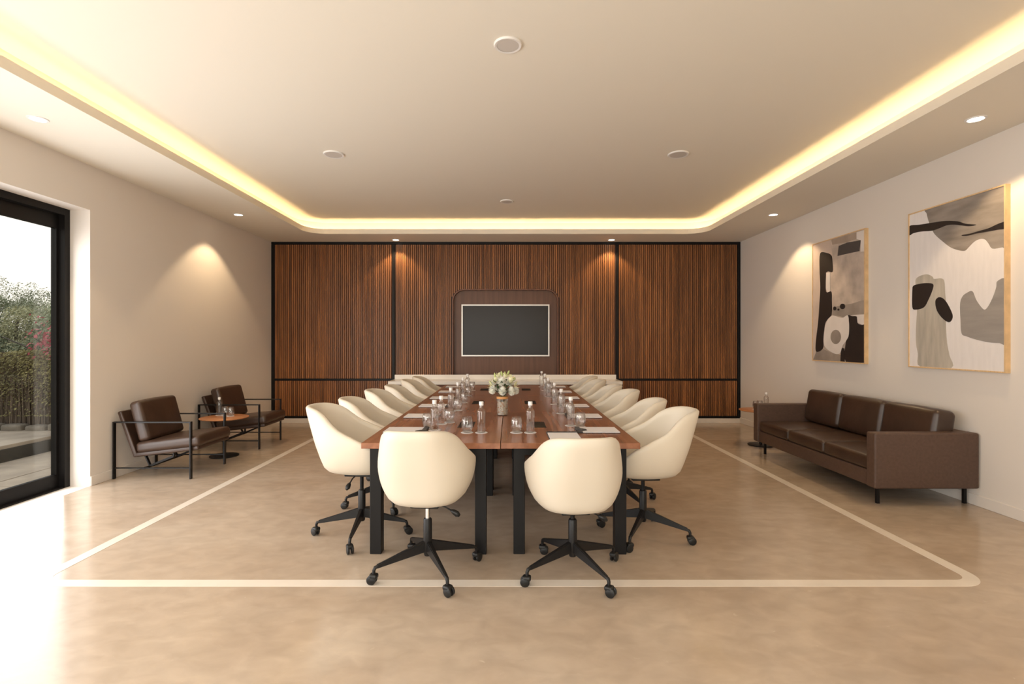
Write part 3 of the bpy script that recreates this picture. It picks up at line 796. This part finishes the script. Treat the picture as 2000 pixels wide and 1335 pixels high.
def side_table(loc, label):
    t = thing('side_table', label, 'side table', loc, group='round copper side tables')
    obj('table_top', lathe(B(), [(0, .466), (.262, .466), (.274, .472), (.275, .478), (.272, .480), (0, .480)], 56, caps=False), M['copper'], t, smooth=True, ang=40)
    obj('pole', lathe(B(), [(.019, .012), (.019, .466)], 20), M['blackm'], t, smooth=True, ang=40)
    obj('foot_disc', lathe(B(), [(0, 0), (.164, 0), (.165, .010), (.160, .013), (0, .013)], 48, caps=False), M['blackm'], t, smooth=True, ang=40)
    return t
st = side_table((-3.47, 6.31, 0), 'round copper-topped side table between the two armchairs')
dup(st, (3.47, 6.97, 0), 0, 'round copper-topped side table behind the far end of the sofa', 'round copper side tables')
for (bx, by, g1, g2, wh) in ((-3.615, 6.46, (-3.53, 6.44), (-3.43, 6.38), 'on the side table between the armchairs'), (3.60, 7.08, (3.42, 7.00), (3.50, 7.06), 'on the side table behind the sofa')):
    coaster((bx, by, .480), 'round white coaster under the bottle '+wh)
    put_bottle(bx, by, .4824, 'clear water bottle with white cap '+wh, 'water bottles on the side tables')
    for n_, (gx, gy) in enumerate((g1, g2)):
        nm_ = ('left', 'right')[n_]
        put_glass(gx, gy, .4824, 'clear rounded drinking glass %s, %s one' % (wh, nm_), 'drinking glasses on the side tables')
        coaster((gx, gy, .480), 'round white coaster %s, under the %s glass' % (wh, nm_))

# ---------------------------------------------------------------- sofa
sf = thing('sofa', 'three-seat dark brown leather sofa on thin black legs against the right wall', 'sofa', (3.15, 4.37, 0))
SL = 2.15
obj('base', xform(cushion(.87, SL-.02, .135, .012, nm=2), (.455, SL/2, .222)), M['brownw'], sf, smooth=True)
for nm_, y in (('near', 0), ('far', SL-.11)):
    a = obj('arm', xform(cushion(.895, .11, .475, .016, (0, .002, .002), nm=3), (.4475, y+.055, .392)), M['brownw'], sf, smooth=True)
obj('back', xform(cushion(.12, SL-.20, .47, .016, nm=3), (.835, SL/2, .392)), M['brownw'], sf, smooth=True)
for k in range(3):
    L3 = (SL-.22)/3; cy = .11+L3*(k+.5)
    obj('seat_cushion', xform(cushion(.70, L3-.004, .125, .028, (.006, .002, .018), nm=7, wr=.001, seed=k), (.372, cy, .352)), M['brownl'], sf, smooth=True)
    bc = cushion(.19, L3-.006, .385, .045, (.018, .006, .012), nm=7, wr=.002, seed=k*2)
    obj('back_cushion', xform(bc, (.690, cy, .615), RY(R_(9))), M['brownl'], sf, smooth=True)
for x, y in ((.10, .11), (.86, .11), (.10, SL-.10), (.86, SL-.10)):
    l = B(); box(l, x-.012, x+.012, y-.012, y-.006, 0, .155); box(l, x-.012, x-.006, y-.006, y+.012, 0, .155); obj('leg', l, M['black'], sf)

# ---------------------------------------------------------------- paintings
PAINT_A = [
    ('canvas_grey', 1, [(4.9, 2.677), (4.621, 2.673), (4.351, 2.672), (4.117, 2.67), (4.117, 2.429), (4.117, 2.17), (4.149, 2.176), (4.234, 2.181), (4.268, 2.229), (4.302, 2.271), (4.351, 2.282), (4.401, 2.268), (4.452, 2.231), (4.49, 2.208), (4.558, 2.227), (4.637, 2.267), (4.719, 2.336), (4.795, 2.408), (4.829, 2.459), (4.873, 2.556), (4.896, 2.635)]),
    ('beige', 1, [(5.028, 1.981), (5.023, 2.026), (4.972, 2.05), (4.891, 2.054), (4.829, 2.024), (4.812, 2.001), (4.735, 1.996), (4.699, 1.966), (4.689, 1.852), (4.678, 1.725), (4.682, 1.585), (4.669, 1.403), (4.645, 1.291), (4.626, 1.173), (4.972, 1.163), (5.0, 1.296), (5.023, 1.401), (5.023, 1.552), (5.01, 1.717), (5.019, 1.883)]),
    ('light_grey', 1, [(4.535, 1.743), (4.512, 1.809), (4.467, 1.838), (4.416, 1.847), (4.38, 1.771), (4.337, 1.709), (4.302, 1.681), (4.268, 1.711), (4.228, 1.784), (4.201, 1.858), (4.191, 1.907), (4.117, 1.907), (4.117, 1.664), (4.117, 1.405), (4.175, 1.401), (4.268, 1.407), (4.38, 1.43), (4.467, 1.457), (4.52, 1.484), (4.531, 1.607)]),
    ('black', 2, [(5.107, 2.561), (4.982, 2.548), (4.82, 2.532), (4.686, 2.516), (4.558, 2.482), (4.482, 2.444), (4.38, 2.412), (4.438, 2.412), (4.512, 2.434), (4.59, 2.459), (4.669, 2.472), (4.752, 2.463), (4.838, 2.458), (4.963, 2.477), (5.057, 2.48), (5.107, 2.472)]),
    ('black', 2, [(4.515, 2.351), (4.438, 2.348), (4.351, 2.353), (4.268, 2.357), (4.188, 2.374), (4.117, 2.377), (4.117, 2.324), (4.188, 2.327), (4.282, 2.331), (4.38, 2.336), (4.452, 2.334), (4.505, 2.342)]),
    ('black', 2, [(5.066, 1.917), (5.053, 1.962), (4.982, 1.973), (4.891, 1.971), (4.82, 1.951), (4.829, 1.894), (4.873, 1.811), (4.927, 1.741), (5.019, 1.725), (5.066, 1.75)]),
    ('black', 2, [(4.795, 1.79), (4.761, 1.823), (4.71, 1.809), (4.661, 1.752), (4.613, 1.659), (4.618, 1.61), (4.653, 1.588), (4.719, 1.629), (4.778, 1.703)]),
]
PAINT_B = [
    ('pink_beige', 1, [(6.707, 2.663), (6.564, 2.675), (6.557, 2.522), (6.552, 1.962), (6.6, 1.669), (6.649, 1.297), (6.612, 1.276), (6.702, 1.156)]),
    ('pink_beige', 1, [(6.564, 2.675), (6.343, 2.671), (6.309, 2.466), (6.54, 2.541)]),
    ('taupe', 1, [(6.331, 2.669), (5.874, 2.662), (5.874, 2.586), (6.074, 2.584), (6.309, 2.601)]),
    ('paint_white', 1, [(5.874, 2.662), (5.724, 2.661), (5.724, 2.421), (5.807, 2.429), (5.804, 2.559), (5.874, 2.586)]),
    ('dark_grey', 2, [(6.189, 2.565), (6.033, 2.576), (5.804, 2.559), (5.826, 2.439), (6.012, 2.444), (6.211, 2.447)]),
    ('shade_grey', 1, [(6.309, 1.8), (6.221, 1.837), (5.952, 1.852), (5.724, 1.868), (5.724, 1.716), (5.972, 1.719), (6.094, 1.698), (6.2, 1.724), (6.309, 1.736)]),
    ('shade_grey', 1, [(6.702, 1.159), (6.637, 1.275), (6.492, 1.315), (6.331, 1.275), (6.157, 1.251), (6.157, 1.168)]),
    ('black', 2, [(6.552, 2.536), (6.422, 2.521), (6.331, 2.477), (6.309, 2.41), (6.305, 2.267), (6.422, 2.276), (6.434, 2.039), (6.331, 2.029), (6.32, 1.914), (6.32, 1.744), (6.399, 1.69), (6.457, 1.62), (6.481, 1.446), (6.497, 1.322), (6.6, 1.276), (6.649, 1.305), (6.637, 1.447), (6.593, 1.669), (6.564, 1.933), (6.549, 2.109), (6.564, 2.332)]),
    ('black', 2, [(6.016, 1.717), (5.952, 1.705), (5.864, 1.694), (5.855, 1.621), (5.779, 1.599), (5.724, 1.598), (5.724, 1.379), (5.724, 1.173), (6.057, 1.168), (6.057, 1.404), (6.008, 1.471), (5.996, 1.606)]),
    ('paint_white', 3, [(5.952, 1.718), (5.724, 1.716), (5.724, 1.604), (5.779, 1.599), (5.855, 1.628), (5.864, 1.697)]),
    ('paint_white', 3, [(6.457, 1.577), (6.399, 1.676), (6.309, 1.729), (6.2, 1.707), (6.115, 1.692), (6.022, 1.718), (6.002, 1.62), (6.008, 1.485), (6.053, 1.417), (6.115, 1.362), (6.153, 1.279), (6.221, 1.256), (6.331, 1.282), (6.434, 1.33), (6.481, 1.403)]),
    ('paint_white', 3, [(6.427, 2.276), (6.354, 2.267), (6.354, 2.031), (6.399, 2.024), (6.432, 2.068)]),
    ('black', 4, [(6.153, 1.168), (6.147, 1.279), (6.126, 1.335), (6.084, 1.328), (6.078, 1.169)]),
    ('shade_grey', 4, [(6.142, 1.466), (6.152, 1.428), (6.178, 1.399), (6.217, 1.382), (6.261, 1.381), (6.3, 1.398), (6.328, 1.429), (6.338, 1.467), (6.328, 1.505), (6.3, 1.535), (6.261, 1.551), (6.217, 1.551), (6.178, 1.533), (6.152, 1.503)]),
    ('black', 4, [(6.069, 1.826), (6.08, 1.806), (6.107, 1.797), (6.138, 1.802), (6.159, 1.821), (6.159, 1.844), (6.138, 1.86), (6.107, 1.861), (6.08, 1.848)]),
    ('black', 4, [(6.23, 1.812), (6.239, 1.796), (6.261, 1.79), (6.282, 1.798), (6.291, 1.816), (6.282, 1.832), (6.261, 1.838), (6.239, 1.829)]),
    ('black', 4, [(6.172, 1.794), (6.178, 1.785), (6.193, 1.784), (6.205, 1.791), (6.205, 1.802), (6.193, 1.808), (6.178, 1.805)]),
]

def painting(y0, y1, z0, z1, base, shapes, label):
    t = thing('painting', label, 'painting', (0, 0, 0), group='framed abstract paintings on the right wall')
    obj('frame', prism(rect(y0, y1, z0, z1), [rect(y0+.012, y1-.012, z0+.012, z1-.012)], 4.018, XR, YZ), M['oak'], t)
    obj('canvas', bbox(4.024, 4.055, y0+.012, y1-.012, z0+.012, z1-.012), base, t)
    cl = lambda p: (min(max(p[0], y0+.0125), y1-.0125), min(max(p[1], z0+.0125), z1-.0125))
    for idx, (n, lay, pts) in enumerate(shapes):
        pp = [cl(p) for p in (catmull(pts, 4) if len(pts) > 6 else pts)]
        q = [pp[0]]
        for p in pp[1:]:
            if (p[0]-q[-1][0])**2+(p[1]-q[-1][1])**2 > 1e-7: q.append(p)
        mt = M['black_p'] if n == 'black' else M[n]
        obj('painted_shape', prism(q, [], 4.0238-.0003*(idx+1), 4.0242, YZ), mt, t)
painting(4.118, 5.115, 1.158, 2.682, M['canvas'], PAINT_A, 'large abstract painting with mostly white ground, nearer one on the right wall')
painting(5.732, 6.717, 1.158, 2.682, M['canvas2'], PAINT_B, 'abstract painting with black and beige-grey shapes, farther one on the right wall')

# ================================================================ OUTSIDE
gr = struct(obj('ground', bbox(-60, 40, -30, 80, -.30, -.14), M['soil']))
pv = struct(obj('patio', bbox(-6.0, XL-.35, -6, 14, -.14, -.035), M['kerb']))
r3 = random.Random(11)
for i in range(2):
    for j in range(14):
        x = -5.99+i*.79; y = -3+j*.9
        obj('paving_slab', bbox(x, x+.78, y, y+.89, -.035, -.030+r3.uniform(-.001, .001), .003, 1), M['paving'], pv)
tr = struct(obj('terrace', bbox(-14, -6.0, -6, 14, -.14, .115), M['concrete']))
for i in range(5):
    for j in range(11):
        x = -6.02-(i+1)*.9; y = -2+j*.9
        obj('paving_slab', bbox(x+.005, x+.895, y+.005, y+.895, .115, .160+r3.uniform(-.002, .002), .004, 1), M['paving'], tr)
kb = thing('stone_kerb', 'low row of rough kerb stones at the foot of the brushwood fence', 'kerb', (0, 7.22, .15))
for i in range(22):
    x = -13+i*.32+r3.uniform(-.012, .012)
    h = r3.uniform(.06, .10)
    obj('stone', xform(cushion(r3.uniform(.26, .29), .16, h+.03, .03, (0, .01, .01), nm=2), (x, r3.uniform(-.01, .01), h/2)), M['kerb'], kb, smooth=True)
fn = thing('brushwood_fence', 'brown brushwood fence overgrown with green creeper beyond the terrace', 'fence', (0, 7.42, .15))
bm = B()
for i in range(2600):
    x = r3.uniform(-13, -4.8); y = r3.uniform(-.06, .08); h = r3.uniform(.5, .95); z = r3.uniform(0, .10); lean = r3.uniform(-.04, .04)
    s = r3.uniform(.004, .010)
    v = [bm.verts.new(p) for p in ((x-s, y, z), (x+s, y, z), (x, y+s, z), (x-s*.6+lean, y, z+h), (x+s*.6+lean, y, z+h), (x+lean, y+s, z+h))]
    for f in ((0, 1, 4, 3), (1, 2, 5, 4), (2, 0, 3, 5)): bm.faces.new([v[k] for k in f])
obj('brushwood_twigs', bm, M['twig'], fn)['kind'] = 'stuff'
obj('fence_core', bbox(-13, -4.8, -.01, .02, 0, 1.1), M['twig'], fn)
def leaves(name, n, fpos, size, mat, parent, seed):
    rr = random.Random(seed); vs_ = []; fs = []
    for i in range(n):
        p = Vector(fpos(rr)); a = Vector((rr.gauss(0, 1), rr.gauss(0, 1), rr.gauss(0, 1))).normalized(); b = a.orthogonal().normalized(); c = a.cross(b)
        s = size*rr.uniform(.6, 1.4); k = len(vs_)
        vs_ += [p+b*s, p+c*s*.5, p-b*s, p-c*s*.5]; fs.append((k, k+1, k+2, k+3))
    me = bpy.data.meshes.new(name); me.from_pydata([tuple(v) for v in vs_], [], fs); me.materials.append(mat)
    o = bpy.data.objects.new(name, me); C.objects.link(o)
    if parent: o.parent = parent
    o['kind'] = 'stuff'; return o
def cre(rr):
    x = rr.uniform(-13, -4.8); top = 1.18+.10*math.sin(x*2.1)+.06*math.sin(x*5.3)
    z = top-abs(rr.gauss(0, .42)); return (x, rr.uniform(-.16, .12), max(.2, z))
leaves('creeper_leaves', 60000, cre, .0155, M['hedge'], fn, 21)
leaves('pink_blossoms', 260, lambda rr: (-6.62+rr.gauss(0, .10), rr.gauss(0, .10), 1.24+rr.gauss(0, .13)), .028, M['pink'], fn, 22)
def tree(x, y, h, r, mat, label, seed, n=20000, gap=.0):
    t = thing('tree', label, 'tree', (x, y, -.14), group='trees beyond the fence')
    tb = B(); tube(tb, [(0, 0, 0), (.1, 0, h*.35), (-.05, .1, h*.6), (.1, 0, h*.85)], [.16, .12, .08, .03], 8)
    rr = random.Random(seed)
    bl = [(rr.gauss(0, r*.5), rr.gauss(0, r*.5), h*.25+rr.random()*h*.68, r*rr.uniform(.28, .5)) for _ in range(16)]
    for b_ in bl: tube(tb, [(0, 0, max(.3, b_[2]*.6)), b_[:3]], [.025, .008], 5)
    obj('trunk', tb, M['bark'], t)
    def fp(q):
        b_ = q.choice(bl); d = Vector((q.gauss(0, 1), q.gauss(0, 1), q.gauss(0, 1))).normalized()*b_[3]*(q.random()**.4)
        return (b_[0]+d.x, b_[1]+d.y, max(.2, b_[2]+d.z*.8))
    leaves('crown', n, fp, .036, mat, t, seed+50)
TR = [(-13.4, 14.6, 2.35, 1.4, 'tree1', 'dense green tree beyond the fence, nearest the door jamb'), (-19.0, 19.8, 2.8, 1.5, 'tree2', 'yellow-green tree beyond the fence, in the middle of the glass'),
      (-24.0, 24.0, 4.4, 1.9, 'tree1', 'taller tree beyond the fence at the left edge of the glass'), (-26.0, 31.0, 3.7, 1.9, 'tree2', 'pale bushy tree behind the dense green one'),
      (-33.5, 36.0, 4.4, 2.4, 'tree1', 'wide green tree farthest beyond the fence'), (-8.8, 13.0, 2.7, 1.3, 'tree1', 'green tree beyond the fence, hidden by the wall'), (-31, 26, 4.6, 2.0, 'tree2', 'pale tree beyond the fence, far left')]
for i, a in enumerate(TR): tree(a[0], a[1], a[2], a[3], M[a[4]], a[5], 30+i)
